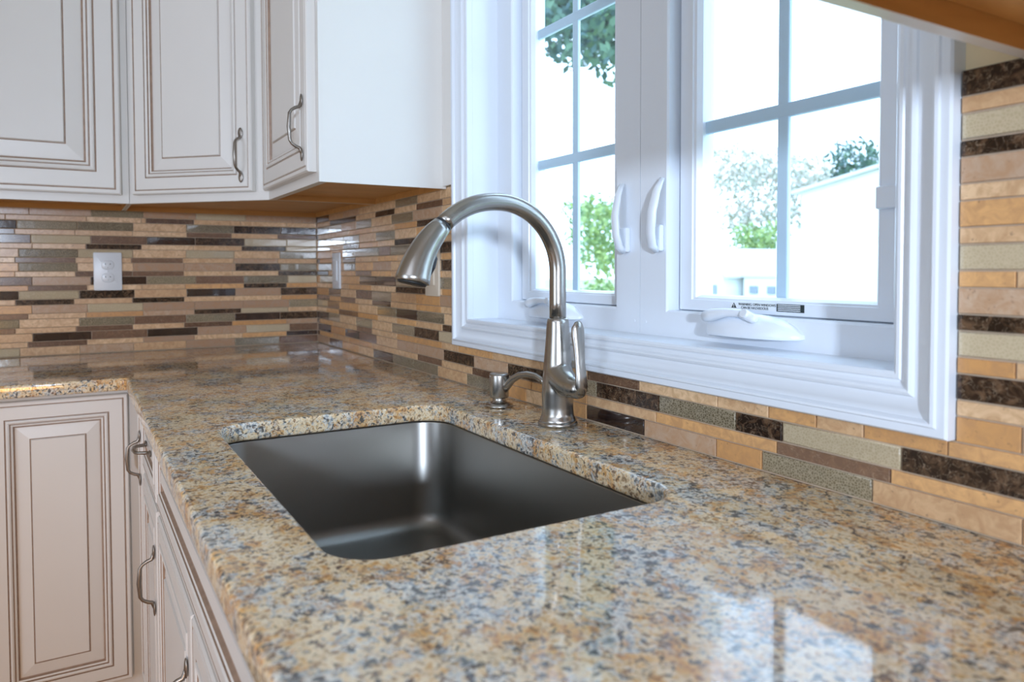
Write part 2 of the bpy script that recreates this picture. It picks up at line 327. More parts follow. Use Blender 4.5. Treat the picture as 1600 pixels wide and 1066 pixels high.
# ================================================================ ROOM
FZ = -ZC; CZ = 2.44-ZC
RX, RY = 6.5, -4.5
bm = BM(); box(bm, -0.15, RX+0.15, RY-0.15, 0.15, FZ-0.1, FZ); struct('floor', bm, 'floor_oak', 'warm oak plank kitchen floor', 'floor')
bm = BM(); box(bm, -0.15, RX+0.15, RY-0.15, 0.15, CZ, CZ+0.1); struct('ceiling', bm, 'ceiling_white', 'flat white kitchen ceiling', 'ceiling')
bm = BM(); box(bm, -0.15, 0, RY, 0.15, FZ, CZ); struct('wall_left', bm, 'wall_cream', 'cream painted wall behind the outlet and left cabinets', 'wall')
bm = BM(); box(bm, RX, RX+0.15, RY, 0.15, FZ, CZ); struct('wall_right', bm, 'wall_cream', 'cream painted end wall', 'wall')
bm = BM(); box(bm, -0.15, RX+0.15, RY-0.15, RY, FZ, CZ); struct('wall_front', bm, 'wall_cream', 'cream painted wall across the room', 'wall')
OX0, OX1, OZ0, OZ1 = 1.186, 2.161, 0.1475, 1.36
bm = BM()
box(bm, 0, OX0-0.012, 0, 0.15, FZ, CZ); box(bm, OX1+0.012, RX, 0, 0.15, FZ, CZ)
box(bm, OX0-0.012, OX1+0.012, 0, 0.15, FZ, OZ0-0.012); box(bm, OX0-0.012, OX1+0.012, 0, 0.15, OZ1+0.012, CZ)
struct('wall_back', bm, 'wall_cream', 'cream painted wall around the kitchen window', 'wall')

# ---------------------------------------------------------------- casing (mitred moulding round the window)
CO = (1.125, 2.222, 0.0868, OZ1+0.06)
prof = [(0, 0.0), (0, 0.020), (0.002, 0.023), (0.010, 0.023), (0.0115, 0.0255), (0.0145, 0.0265), (0.0165, 0.0235), (0.0175, 0.0205),
        (0.024, 0.0165), (0.031, 0.0145), (0.037, 0.0150), (0.0385, 0.0175), (0.0415, 0.0190), (0.0440, 0.0180), (0.046, 0.0145), (0.050, 0.0120), (0.0520, 0.0125), (0.054, 0.0145),
        (0.0575, 0.0145), (0.0605, 0.0125), (0.0605, -0.002)]
bm = BM(); rings = []
for i_, h in prof:
    rings.append([(x, -h, z) for x, z in ((CO[0]+i_, CO[2]+i_), (CO[1]-i_, CO[2]+i_), (CO[1]-i_, CO[3]-i_), (CO[0]+i_, CO[3]-i_))])
loft(bm, rings, cap0=False, cap1=False)
struct('trim_1', bm, 'window_white', 'white moulded casing around the double window', 'window casing').data.set_sharp_from_angle(angle=math.radians(28))
# jamb lining
bm = BM()
t_ = 0.012
for q in ((OX0-t_, OX0, OZ0-t_, OZ1+t_), (OX1, OX1+t_, OZ0-t_, OZ1+t_), (OX0, OX1, OZ0-t_, OZ0), (OX0, OX1, OZ1, OZ1+t_)):
    box(bm, q[0], q[1], 0.0005, 0.13, q[2], q[3])
struct('trim_2', bm, 'window_white', 'white jamb lining and sill inside the window casing', 'window jamb')

# ---------------------------------------------------------------- windows
def rect_ring(bm, rects, mi=0):
    """rects: (x0,x1,z0,z1,y) nested; joins them with quads"""
    loft(bm, [[(a, y, c), (b_, y, c), (b_, y, d), (a, y, d)] for a, b_, c, d, y in rects], cap0=False, cap1=False, mi=mi)
    for f in bm.faces: f.smooth = False
def window(nm, fx0, fx1, sx0, sx1, labl, cranklbl, lockx):
    W = emp(nm, ((fx0+fx1)/2, 0.08, OZ0), labl, 'window', kind='structure')
    sz0, sz1 = 0.189, 1.318
    bm = BM()
    rect_ring(bm, [(fx0, fx1, OZ0, OZ1, 0.128), (fx0, fx1, OZ0, OZ1, 0.062), (sx0-0.003, sx1+0.003, sz0-0.003, sz1+0.003, 0.062), (sx0, sx1, sz0, sz1, 0.065), (sx0, sx1, sz0, sz1, 0.128), (fx0, fx1, OZ0, OZ1, 0.128)])
    link('window_frame', bm, 'window_white', W)
    g = 0.003
    bm = BM()
    rr = [(0, 0.118), (0, 0.088), (0.003, 0.0835), (0.0285, 0.0835), (0.0300, 0.0860), (0.034, 0.0870), (0.040, 0.0945), (0.040, 0.118), (0, 0.118)]
    rect_ring(bm, [(sx0+g+i_, sx1-0.0003-i_, sz0+0.0003+i_*0.62, sz1-0.0003-i_*0.62, y) for i_, y in rr])
    sash = link('sash', bm, 'window_white', W)
    gx0, gx1, gz0, gz1 = sx0+g+0.038, sx1-g-0.038, sz0+g+0.021, sz1-g-0.021
    bm = BM(); box(bm, gx0, gx1, 0.0965, 0.0995, gz0, gz1); link('glass_pane', bm, 'window_glass', sash)
    bm = BM(); box(bm, gx0, gx1, 0.110, 0.113, gz0, gz1); link('glass_pane', bm, 'window_glass', sash)
    bm = BM(); cx = (gx0+gx1)/2
    for zc in (0.473, 0.746, 1.02): box(bm, gx0, gx1, 0.1008, 0.1085, zc-0.010, zc+0.010, bev=0.002)
    box(bm, cx-0.0095, cx+0.0095, 0.1012, 0.1081, gz0, gz1, bev=0.002)
    link('muntin_grid', bm, 'grid_white', sash, label='pale blue-grey grid of bars between the panes')
    # lock lever on the mullion side
    lx = lockx
    lk = BM(); box(lk, lx-0.011, lx+0.011, 0.053, 0.0622, 0.283, 0.325, bev=0.003)
    lo = link('lock_base', lk, 'window_white', W)
    lk = BM(); dx = 0.010 if lx > 1.668 else -0.004
    tube(lk, [(lx, 0.056, 0.284), (lx, 0.046, 0.292), (lx+dx*0.3, 0.040, 0.312), (lx+dx*0.7, 0.039, 0.345), (lx+dx, 0.046, 0.378), (lx+dx*1.2, 0.056, 0.398)],
         [(0.006, 0.005), (0.0085, 0.006), (0.009, 0.005), (0.009, 0.005), (0.008, 0.004), (0.005, 0.003)], seg=14)
    link('lock_lever', lk, 'window_white', lo)
    # crank operator
    cx0 = sx0+0.113
    bm = BM(); rings = []
    for t, d_, zt, zb in ((0, 0.022, 0.1930, 0.1625), (0.002, 0.030, 0.1935, 0.1605), (0.008, 0.034, 0.1945, 0.1600), (0.050, 0.035, 0.1940, 0.1598), (0.090, 0.033, 0.1910, 0.1600), (0.115, 0.028, 0.1860, 0.1605), (0.132, 0.019, 0.1780, 0.1610), (0.142, 0.008, 0.1705, 0.1618), (0.145, 0.003, 0.1680, 0.1630)):
        x = cx0+t; y1 = 0.0622-d_; h_ = zt-zb
        rings.append([(x, 0.0622, zb), (x, y1+d_*0.12, zb), (x, y1+d_*0.04, zb+h_*0.04), (x, y1, zb+h_*0.16), (x, y1+d_*0.06, zb+h_*0.5), (x, y1+d_*0.22, zb+h_*0.82), (x, y1+d_*0.45, zt-h_*0.03), (x, y1+d_*0.7, zt), (x, 0.0622, zt)])
    loft(bm, rings)
    op = link('crank_housing', bm, 'window_white', W, smooth=40)
    bm = BM(); x_ = cx0-0.001
    tube(bm, [(x_, 0.033, 0.184), (x_+0.004, 0.029, 0.187), (x_+0.018, 0.027, 0.1895), (x_+0.042, 0.030, 0.194), (x_+0.066, 0.032, 0.194), (x_+0.088, 0.032, 0.188), (x_+0.094, 0.032, 0.186)],
         [(0.004, 0.005), (0.007, 0.008), (0.0075, 0.009), (0.007, 0.006), (0.0055, 0.0055), (0.006, 0.0065), (0.003, 0.003)], seg=14)
    tube(bm, [(x_+0.078, 0.024, 0.1955), (x_+0.0785, 0.038, 0.190)], 0.006, seg=12)
    link('crank_handle', bm, 'window_white', op)
    # screw caps
    for px, pz in ((fx0+0.014, 0.168), (fx1-0.014, 0.168)):
        bm = BM(); r = bmesh.ops.create_cone(bm, cap_ends=True, segments=14, radius1=0.003, radius2=0.0025, depth=0.0012)
        for v in r['verts']: v.co = Vector((px+v.co.x, 0.0616-v.co.z*0.5, pz+v.co.y))
        link('screw_cap', bm, 'window_white', W)
    # latch keeper tab on the right stile
    if lx > 1.668:
        bm = BM(); box(bm, sx1-0.0065-0.026, sx1-0.004, 0.076, 0.0838, 0.325, 0.352, bev=0.002); link('keeper_tab', bm, 'window_white', sash)
    return W, sash
W1, S1_ = window('window_1', OX0, 1.6675, 1.249, 1.603, 'left casement window behind the faucet, tree crown showing in its upper panes', '', 1.633)
W2, S2_ = window('window_2', 1.6685, OX1, 1.734, 2.111, 'right casement window with warning sticker and crank, white house showing through', '', 1.716)
# stickers on the bottom rail of the right window, lying on the frame face under the sash
SY = 0.0832
def label_plate(nm, x0, x1, z0, z1, mat, parent, y=SY, label=None):
    bm = BM(); box(bm, x0, x1, y-0.0004, y, z0, z1); return link(nm, bm, mat, parent, label=label)
wl = label_plate('warning_label', 1.846, 1.927, 0.1958, 0.2064, 'label_white', S2_, label='white warning sticker with black triangle and two lines of text')
R90 = Matrix.Rotation(PI/2, 4, 'X')
for s, x, z, sz in (('WARNING: OPEN WINDOWS', 1.862, 0.2035, 0.0050), ('CAN BE HAZARDOUS', 1.867, 0.1987, 0.0050)):
    me = text_mesh(s, sz, Matrix.Translation((x, SY-0.0006, z)) @ R90); link('lettering', me, 'label_black', wl)
bm = BM()
a = [bm.verts.new(p) for p in ((1.8485, SY-0.0006, 0.1978), (1.8585, SY-0.0006, 0.1978), (1.8535, SY-0.0006, 0.2055))]; bm.faces.new(a)
b2 = [bm.verts.new((v.co.x, SY-0.0003, v.co.z)) for v in a]; bm.faces.new(b2[::-1])
for i in range(3): bm.faces.new((a[i], b2[i], b2[(i+1) % 3], a[(i+1) % 3]))
tri = link('warning_triangle', bm, 'label_black', wl)
bm = BM(); box(bm, 1.8530, 1.8540, SY-0.0009, SY-0.0006, 0.2002, 0.2032); box(bm, 1.8530, 1.8540, SY-0.0009, SY-0.0006, 0.1987, 0.1995); link('exclamation_mark', bm, 'label_white', tri)
bl = label_plate('rating_label', 1.930, 1.975, 0.1958, 0.2064, 'label_black', S2_, label='small black sticker with pale printed lines')
bm = BM()
for k in range(4): box(bm, 1.9325, 1.969, SY-0.0007, SY-0.0004, 0.1972+k*0.0024, 0.1982+k*0.0024)
link('printed_lines', bm, 'label_white', bl)

# ================================================================ TILE BACKSPLASH
def row_z(k):
    n = int(k[1:]); b_ = 0.0018+0.0417*n
    return (b_, b_+0.0255) if k[0] == 'T' else (b_+0.0255, b_+0.0417)
CODES = 'CPGDMKOS'        # cream, taupe, gold, dark marble, brown marble, black glass, olive glass, pale glass
WEIGHT = [0, 0, 0, 0, 2, 2, 2, 1, 1, 7, 6, 3, 4, 4, 5]
def fill(segs, lo, hi):
    """known joints, continued at the tile length to both ends"""
    out = []
    xs, ty = list(segs[0][0]), list(segs[0][1])
    for nx, nt_ in segs[1:]:
        x = xs[-1]+0.152
        while x < nx[0]-0.05: xs.append(round(x, 3)); ty.append(random.choice(WEIGHT)); x += 0.152
        xs += nx; ty += nt_
    out = list(zip(xs, xs[1:]+[None], ty))
    last = xs[-1]; first = xs[0]
    res = [[a, (b_ if b_ is not None else a+0.152), t] for a, b_, t in out]
    x = res[-1][1]
    while x < hi: res.append([x, x+0.152, random.choice(WEIGHT)]); x += 0.152
    if hi <= 0.0: pass
    x = first
    # the first tile began before the picture edge
    if lo < first-0.01:
        res[0][0] = max(lo, res[0][1]-0.152); x = res[0][0]
        while x > lo: res.insert(0, [x-0.152, x, random.choice(WEIGHT)]); x -= 0.152
    return [[max(a, lo), min(b_, hi), t] for a, b_, t in res if b_ > lo+0.006 and a < hi-0.006]
def tile(bm, a, b_, z0, z1, mi, put, glassy):
    g = 0.0009; a += g; b_ -= g; z0 += g; z1 -= g
    if b_-a < 0.003: return
    d = 0.0090+random.uniform(-0.0003, 0.0003); e = 0.0016 if glassy else 0.0007
    R = [(0, 0.004), (0, d-e*0.9), (e*0.35, d-e*0.3), (e, d)]
    rings = [[put(x, z, h) for x, z in ((a+i_, z0+i_), (b_-i_, z0+i_), (b_-i_, z1-i_), (a+i_, z1-i_))] for i_, h in R]
    Rv = loft(bm, rings, cap0=False, cap1=True, mi=mi)
    if not glassy:
        for r in Rv:
            for v in r:
                for f in v.link_faces: f.smooth = False
TK = list(TM); TMATS = ['grout']+[TM[k] for k in TK]
def splash(name, data, lo, hi, put, holes, slabs, label):
    bm = BM()
    for s in slabs: box(bm, *s)
    for k, segs in data.items():
        z0, z1 = row_z(k)
        for a, b_, t in fill(segs, lo, hi):
            parts = [(a, b_, z0, z1)]
            for hx0, hx1, hz0, hz1 in holes:
                new = []
                for (pa, pb, pz0, pz1) in parts:
                    if pb <= hx0 or pa >= hx1 or pz1 <= hz0+0.001 or pz0 >= hz1: new.append((pa, pb, pz0, pz1)); continue
                    if pa < hx0: new.append((pa, hx0, pz0, pz1))
                    if pb > hx1: new.append((hx1, pb, pz0, pz1))
                    mx0, mx1 = max(pa, hx0), min(pb, hx1)
                    if pz0 < hz0-0.004: new.append((mx0, mx1, pz0, hz0))
                    if pz1 > hz1+0.004: new.append((mx0, mx1, hz1, pz1))
                parts = new
            for p in parts: tile(bm, p[0], p[1], p[2], p[3], 1+TK.index(CODES[t]), put, t in (5, 6, 7))
    return tag(link(name, bm, TMATS), label, 'backsplash')
splash('tile_backsplash', TILES_B, -2.2, -0.0095, lambda u, z, h: (h, u, z), [], [(0.0005, 0.0062, -2.2, -0.0005, 0.0005, 0.4438)], 'narrow multicoloured strip tile backsplash on the left wall behind the white outlet')
cx0, cx1 = CO[0]-0.001, CO[1]+0.001
splash('tile_backsplash', TILES_W, 0.0005, 3.2, lambda u, z, h: (u, -h, z), [(cx0, cx1, CO[2]-0.001, 2.0)],
       [(0.0063, cx0, -0.0062, -0.0005, 0.0005, 0.4438), (cx0, cx1, -0.0062, -0.0005, 0.0005, CO[2]-0.001), (cx1, 3.2, -0.0062, -0.0005, 0.0005, 0.4438)],
       'warm multicoloured strip tile backsplash running under and beside the window')

# ================================================================ COUNTERTOP
def rrect(x0, x1, y0, y1, r, n=8):
    pts = []
    for cx, cy, a0 in ((x1-r, y1-r, 0), (x0+r, y1-r, 90), (x0+r, y0+r, 180), (x1-r, y0+r, 270)):
        for k in range(n+1):
            a = math.radians(a0+90*k/n); pts.append((cx+r*math.cos(a), cy+r*math.sin(a)))
    return pts
SX0, SX1, SY0, SY1 = 1.338, 2.006, -0.553, -0.156
bv = 0.005
def curve2d(loops, ext, bev):
    cu = bpy.data.curves.new('outline', 'CURVE'); cu.dimensions = '2D'; cu.fill_mode = 'BOTH'; cu.extrude = ext; cu.bevel_depth = bev; cu.bevel_resolution = 3; cu.offset = -bev
    for lp in loops:
        s = cu.splines.new('POLY'); s.points.add(len(lp)-1); s.use_cyclic_u = True
        for p, q in zip(s.points, lp): p.co = (q[0], q[1], 0, 1)
    o = bpy.data.objects.new('outline', cu); COL.objects.link(o); return to_mesh(o)
ic = (0.643, -0.644); rr_ = 0.012
inner = [(ic[0]+rr_-rr_*math.cos(math.radians(a)), ic[1]-rr_+rr_*math.sin(math.radians(a))) for a in (90, 72, 54, 36, 18, 0)]
outer = [(0.0008, -0.0008), (0.0008, -2.2), (0.643, -2.2)] + inner[::-1] + [(3.2, -0.644), (3.2, -0.0008)]
me = curve2d([outer, rrect(SX0, SX1, SY0, SY1, 0.052)], 0.015-bv, bv)
me.transform(Matrix.Translation((0, 0, -0.015)))
ct = tag(link('granite_countertop', me, 'granite', smooth=50), 'L-shaped polished granite countertop speckled gold, grey and black, with a sink cutout', 'countertop')

# ================================================================ SINK
S = emp('undermount_sink', ((SX0+SX1)/2, (SY0+SY1)/2, -0.255), 'rectangular stainless steel undermount sink below the granite cutout', 'sink')
bm = BM(); o5 = 0.006
def rl(i_, z, r): return [(x, y, z) for x, y in rrect(SX0-o5+i_, SX1+o5-i_, SY0-o5+i_, SY1+o5-i_, r)]
DZ = -0.232
rings = [rl(-0.02, -0.0345, 0.075), rl(-0.02, -0.0312, 0.075), rl(0, -0.0312, 0.058), rl(0.001, -0.034, 0.057), rl(0.003, DZ+0.03, 0.055), rl(0.007, DZ+0.016, 0.052), rl(0.014, DZ+0.006, 0.046), rl(0.026, DZ+0.001, 0.04), rl(0.05, DZ-0.001, 0.035), rl(0.12, DZ-0.003, 0.03), rl(0.155, DZ-0.004, 0.02)]
loft(bm, rings, cap0=False, cap1=True)
link('bowl', bm, 'sink_steel', S)
bm = BM(); dcx, dcy = (SX0+SX1)/2, (SY0+SY1)/2
lathe(bm, dcx, dcy, [(0.045, DZ-0.0035), (0.056, DZ-0.003), (0.057, DZ-0.001), (0.053, DZ), (0.045, DZ-0.001), (0.041, DZ-0.0025), (0.02, DZ-0.0032)])
dr = link('drain_ring', bm, 'brushed_nickel', S)
bm = BM()
lathe(bm, dcx, dcy, [(0.038, DZ-0.002), (0.038, DZ), (0.030, DZ+0.001), (0.006, DZ+0.001), (0.005, DZ+0.012), (0.009, DZ+0.014), (0.008, DZ+0.018)])
link('strainer', bm, 'brushed_nickel', dr)

# ================================================================ FAUCET
FX, FY = 1.620, -0.070
F_ = emp('kitchen_faucet', (FX, FY, 0), 'tall brushed nickel gooseneck pull-down faucet standing behind the sink', 'faucet')
# body: cone fused with the side hub for the lever
bm = BM()
lathe(bm, FX, FY, [(0.0300, 0.0045), (0.0296, 0.010), (0.0265, 0.018), (0.0255, 0.030), (0.0258, 0.045), (0.0262, 0.058), (0.0252, 0.075), (0.0235, 0.095), (0.0215, 0.120), (0.0196, 0.145), (0.0184, 0.165), (0.0178, 0.172), (0.0160, 0.1755)], 48)
tube(bm, [(FX-0.004, FY, 0.090), (FX+0.012, FY-0.002, 0.081), (FX+0.028, FY-0.003, 0.0735), (FX+0.044, FY-0.003, 0.0690), (FX+0.063, FY-0.003, 0.0680)], [0.0240, 0.0225, 0.0200, 0.0178, 0.0160], 32)
ellipsoid(bm, (FX+0.063, FY-0.003, 0.068), 0.0105, 0.0155, 0.0155, 24)
tmp = bpy.data.objects.new('t', bpy.data.meshes.new('t')); bm.to_mesh(tmp.data); bm.free(); COL.objects.link(tmp)
r_ = tmp.modifiers.new('r', 'REMESH'); r_.mode = 'VOXEL'; r_.voxel_size = 0.0015
s_ = tmp.modifiers.new('s', 'SMOOTH'); s_.factor = 0.6; s_.iterations = 14
me = to_mesh(tmp); link('body', me, 'brushed_nickel', F_, smooth=80)
bm = BM(); lathe(bm, FX, FY, [(0.0305, 0.0003), (0.0322, 0.001), (0.0326, 0.004), (0.0318, 0.0068), (0.0305, 0.0085), (0.0290, 0.009)], 48); link('base_flange', bm, 'brushed_nickel', F_)
# gooseneck
bm = BM(); pts = [(FX, FY, 0.165), (FX, FY, 0.20), (FX, FY, 0.235)]
rad = 0.1085; ccy, ccz = FY-rad, 0.250
for k in range(0, 31):
    th = 143.0*k/30; rr = rad+(0.0103*((th-90)/53)**1.5 if th > 90 else 0); a = math.radians(th)
    pts.append((FX, ccy+rr*math.cos(a), ccz+rr*math.sin(a)))
tube(bm, pts, 0.0136, 32); link('gooseneck', bm, 'brushed_nickel', F_)
J = Vector(pts[-1]); D0 = (J-Vector(pts[-2])).normalized()
bm = BM(); tube(bm, [J-D0*0.001, J+D0*0.0035], 0.0138, 32); link('joint_ring', bm, 'black_rubber', F_, label='dark ring where the spray head docks')
bm = BM(); pts = []; rads = []; B0 = J+D0*0.0034; B2 = Vector((FX, -0.3235, 0.2375)); B1 = B0+D0*0.050
for k in range(15):
    t = k/14; p = B0*(1-t)**2+B1*2*t*(1-t)+B2*t*t
    pts.append(tuple(p)); rads.append(0.0146+0.0018*min(1, t*6)+0.0094*t**1.2)
Dn = (B2-B1).normalized()
pts.append(tuple(p+Dn*0.0015)); rads.append(rads[-1]-0.0015)
tube(bm, pts, rads, 40); sh = link('spray_head', bm, 'brushed_nickel', F_)
bm = BM(); pe = Vector(pts[-1]); tube(bm, [pe-Dn*0.001, pe+Dn*0.0030], [0.0222, 0.0205], 36); link('nozzle_face', bm, 'slot_dark', sh)
# rocker switch on the inner side of the head
side = Dn.cross(Vector((1, 0, 0))).normalized()
if side.y < 0: side = -side
bm = BM(); q = [Vector(pts[i]) for i in (7, 8, 10, 12)]
tube(bm, [q[0]+side*(rads[7]-0.0035), q[1]+side*(rads[8]-0.0006), q[2]+side*(rads[10]-0.0002), q[3]+side*(rads[12]-0.003)], [(0.004, 0.002), (0.0062, 0.0035), (0.0066, 0.0036), (0.005, 0.002)], 14)
link('spray_button', bm, 'black_rubber', sh, label='black spray toggle button')
# lever
bm = BM(); HX = FX+0.066; HY = FY-0.003
tube(bm, [(HX+0.003, HY, 0.060), (HX+0.004, HY, 0.072), (HX+0.003, HY, 0.090), (HX, HY, 0.110), (HX-0.002, HY, 0.130), (HX-0.005, HY, 0.150), (HX-0.006, HY, 0.163), (HX-0.0045, HY, 0.1715), (HX-0.003, HY, 0.1740)],
     [(0.007, 0.005), (0.0115, 0.0065), (0.0100, 0.0055), (0.0092, 0.0050), (0.0100, 0.0056), (0.0115, 0.0064), (0.0112, 0.0062), (0.0065, 0.0040), (0.002, 0.0015)], 28)
link('lever_handle', bm, 'brushed_nickel', F_)

# ================================================================ SOAP DISPENSER
DX, DY = 1.425, -0.070
D_ = emp('soap_dispenser', (DX, DY, 0), 'short brushed nickel soap dispenser on the granite left of the faucet', 'soap dispenser')
bm = BM(); lathe(bm, DX, DY, [(0.0255, 0.0003), (0.0265, 0.002), (0.0255, 0.0050), (0.0190, 0.0075), (0.0130, 0.0100), (0.0122, 0.014), (0.0122, 0.019)], 36); link('base_flange', bm, 'brushed_nickel', D_)
bm = BM(); lathe(bm, DX, DY, [(0.0140, 0.0165), (0.0172, 0.0175), (0.0178, 0.020), (0.0186, 0.058), (0.0180, 0.0610), (0.0160, 0.0622)], 36); link('pump_head', bm, 'brushed_nickel', D_)
bm = BM(); dv = Vector((0.94, 0.36, 0)).normalized()
def dp(s, z): return (DX+dv.x*s, DY+dv.y*s, z)
tube(bm, [dp(0.012, 0.034), dp(0.020, 0.042), dp(0.032, 0.0535), dp(0.048, 0.0620), dp(0.066, 0.0655), dp(0.084, 0.0640), dp(0.100, 0.0575), dp(0.110, 0.0500)], [0.0085, 0.0080, 0.0068, 0.0062, 0.0060, 0.0058, 0.0056, 0.0056], 18)
link('spout', bm, 'brushed_nickel', D_)

# ================================================================ CABINET PARTS
RINGS = [(0, 0.0, 0), (0, 0.0165, 0), (0.0028, 0.0195, 0), (0.0095, 0.0195, 0), (0.0105, 0.0178, 1), (0.0122, 0.0178, 1), (0.0135, 0.0195, 0), (0.0430, 0.0195, 0), (0.0440, 0.0170, 1), (0.0455, 0.0170, 1), (0.0470, 0.0205, 0),
         (0.0505, 0.0215, 0), (0.0540, 0.0195, 0), (0.0548, 0.0165, 1), (0.0562, 0.0165, 1), (0.0575, 0.0180, 0), (0.0610, 0.0165, 0), (0.0625, 0.0118, 1), (0.0645, 0.0105, 1), (0.0660, 0.0112, 0), (0.0945, 0.0155, 0), (0.0952, 0.0140, 1), (0.0968, 0.0140, 1), (0.0985, 0.0180, 0)]
def panel_door(name, P0, u, n, w, h, parent, scale=1.0, label=None):
    """P0: lower left corner on the cabinet face, u: width direction, n: outward normal"""
    P0 = Vector(P0); u = Vector(u).normalized(); n = Vector(n).normalized()
    bm = BM(); pr = None; R = []; mis = []
    for i_, h_, mi in RINGS:
        i_ *= scale
        if i_ > min(w, h)/2-0.004: break
        R.append([bm.verts.new(P0+u*a+Vector((0, 0, c))+n*(0.0005+h_)) for a, c in ((i_, i_), (w-i_, i_), (w-i_, h-i_), (i_, h-i_))]); mis.append(mi)
    for j in range(len(R)-1):
        m_ = 1 if (mis[j+1] == 1 or mis[j] == 1) else 0
        if mis[j] == 1 and mis[j+1] == 0: m_ = 0
        for i in range(4):
            f = bm.faces.new((R[j][i], R[j][(i+1) % 4], R[j+1][(i+1) % 4], R[j+1][i])); f.material_index = m_
    bm.faces.new(R[-1]); bm.faces.new(R[0][::-1])
    return link(name, bm, ['cabinet_paint', 'cabinet_glaze'], parent, label=label)
def pull(c, axis, n, parent, L_=0.062):
    """bow pull with leaf ends; c: centre on the door face, axis: along the pull"""
    c = Vector(c); ax = Vector(axis).normalized(); n = Vector(n).normalized(); s = ax.cross(n)
    bm = BM()
    def q(t, h): return tuple(c+ax*t+n*h)
    tube(bm, [q(-L_*0.97, 0.0025), q(-L_*0.80, 0.004), q(-L_*0.70, 0.0065), q(-L_*0.66, 0.014), q(-L_*0.57, 0.0225), q(-L_*0.46, 0.0265), q(0, 0.0285), q(L_*0.46, 0.0265), q(L_*0.57, 0.0225), q(L_*0.66, 0.014), q(L_*0.70, 0.0065), q(L_*0.80, 0.004), q(L_*0.97, 0.0025)],
         [0.0015, 0.0034, 0.0038, 0.0036, 0.0032, 0.0036, 0.0044, 0.0036, 0.0032, 0.0036, 0.0038, 0.0034, 0.0015], 12)
    for sg in (-1, 1):
        r = bmesh.ops.create_uvsphere(bm, u_segments=14, v_segments=8, radius=1)
        for v in r['verts']:
            v.co = c+ax*(sg*L_*0.92+v.co.x*0.0145)+s*(v.co.y*0.0072)+n*(0.0025+v.co.z*0.0026)
        for v in r['verts']:
            for f in v.link_faces: f.smooth = True
    return link('handle', bm, 'pewter', parent)

# ---------------------------------------------------------------- upper cabinets
UZ0, UZ1, UT = 0.439, 1.30, 0.458
FD = 0.302          # depth to the front of the face frame
def recessed_box(U, poly, offs, z0, zr, z1):
    """cabinet box whose sides run down past a recessed bottom; bare wood inside the recess"""
    m_ = len(poly); cc = Vector((sum(p[0] for p in poly)/m_, sum(p[1] for p in poly)/m_)); ln = []
    for i in range(m_):
        p0, p1 = Vector(poly[i]), Vector(poly[(i+1) % m_]); d = (p1-p0).normalized(); n = Vector((-d.y, d.x))
        if n.dot(cc-p0) < 0: n = -n
        ln.append((p0+n*offs[i], d))
    def inset(e):
        out = []
        for i in range(m_):
            (a, d), (c, f) = ln[i-1], ln[i]; k = d.x*f.y-d.y*f.x; w = c-a
            t = (w.x*f.y-w.y*f.x)/k; q = a+d*t; q = q+(cc-q).normalized()*e; out.append((q.x, q.y))
        return out
    I = inset(0); bm = BM()
    lo = [bm.verts.new((x, y, z0)) for x, y in poly]; hi = [bm.verts.new((x, y, z1)) for x, y in poly]
    li = [bm.verts.new((x, y, z0)) for x, y in I]; ui = [bm.verts.new((x, y, zr)) for x, y in I]
    bm.faces.new(hi); bm.faces.new(ui)
    for i in range(m_):
        j = (i+1) % m_
        bm.faces.new((lo[i], lo[j], hi[j], hi[i])); bm.faces.new((lo[j], lo[i], li[i], li[j]))
        f = bm.faces.new((li[j], li[i], ui[i], ui[j])); f.material_index = 1
    link('carcass', bm, ['cabinet_paint', 'maple_wood'], U)
    bm = BM(); prism(bm, inset(0.0006), zr-0.004, zr-0.0003); link('bottom_panel', bm, 'maple_wood', U, label='bare maple underside')
def upper(name, poly, front, label, loc):
    """poly: footprint; front: index of the edge (i,i+1) that carries the face frame"""
    U = emp(name, loc, label, 'upper cabinet')
    recessed_box(U, poly, [0.018 if i == front else (0.002 if ((abs(poly[i][0]-poly[(i+1) % len(poly)][0]) < 1e-6 and poly[i][0] < 0.02) or (abs(poly[i][1]-poly[(i+1) % len(poly)][1]) < 1e-6 and poly[i][1] > -0.02)) else 0.006) for i in range(len(poly))], UZ0, UT, UZ1)
    return U
w0 = 0.0105
# left of the corner, on the left wall
UA = upper('upper_cabinet', [(w0, -1.10), (FD, -1.10), (FD, -0.6105), (w0, -0.6105)], 1, 'white glazed upper cabinet at far left on the left wall, wide flat-panel door', (0.16, -0.86, UZ0))
panel_door('door', (FD, -0.630, UZ0+0.022), (0, -1, 0), (1, 0, 0), 0.45, UZ1-UZ0-0.05, UA, 1.35)
# diagonal corner
UB = upper('upper_cabinet', [(w0, -w0), (w0, -0.6095), (FD, -0.6095), (0.6095, -FD), (0.6095, -w0)], 2, 'white glazed diagonal corner upper cabinet between the left wall and the window wall', (0.3, -0.3, UZ0))
dg = Vector((0.6095-FD, -FD+0.6095, 0)); dl = dg.length; dg.normalize(); dn = Vector((dg.y, -dg.x, 0))
w_ = dl-0.064
db = panel_door('door', Vector((FD, -0.6095, UZ0+0.022))+dg*0.026, dg, dn, w_, UZ1-UZ0-0.05, UB, 1.0)
pull(Vector((FD, -0.6095, 0.555))+dg*(0.026+w_-0.030)+dn*0.0205, (0, 0, 1), dn, db)
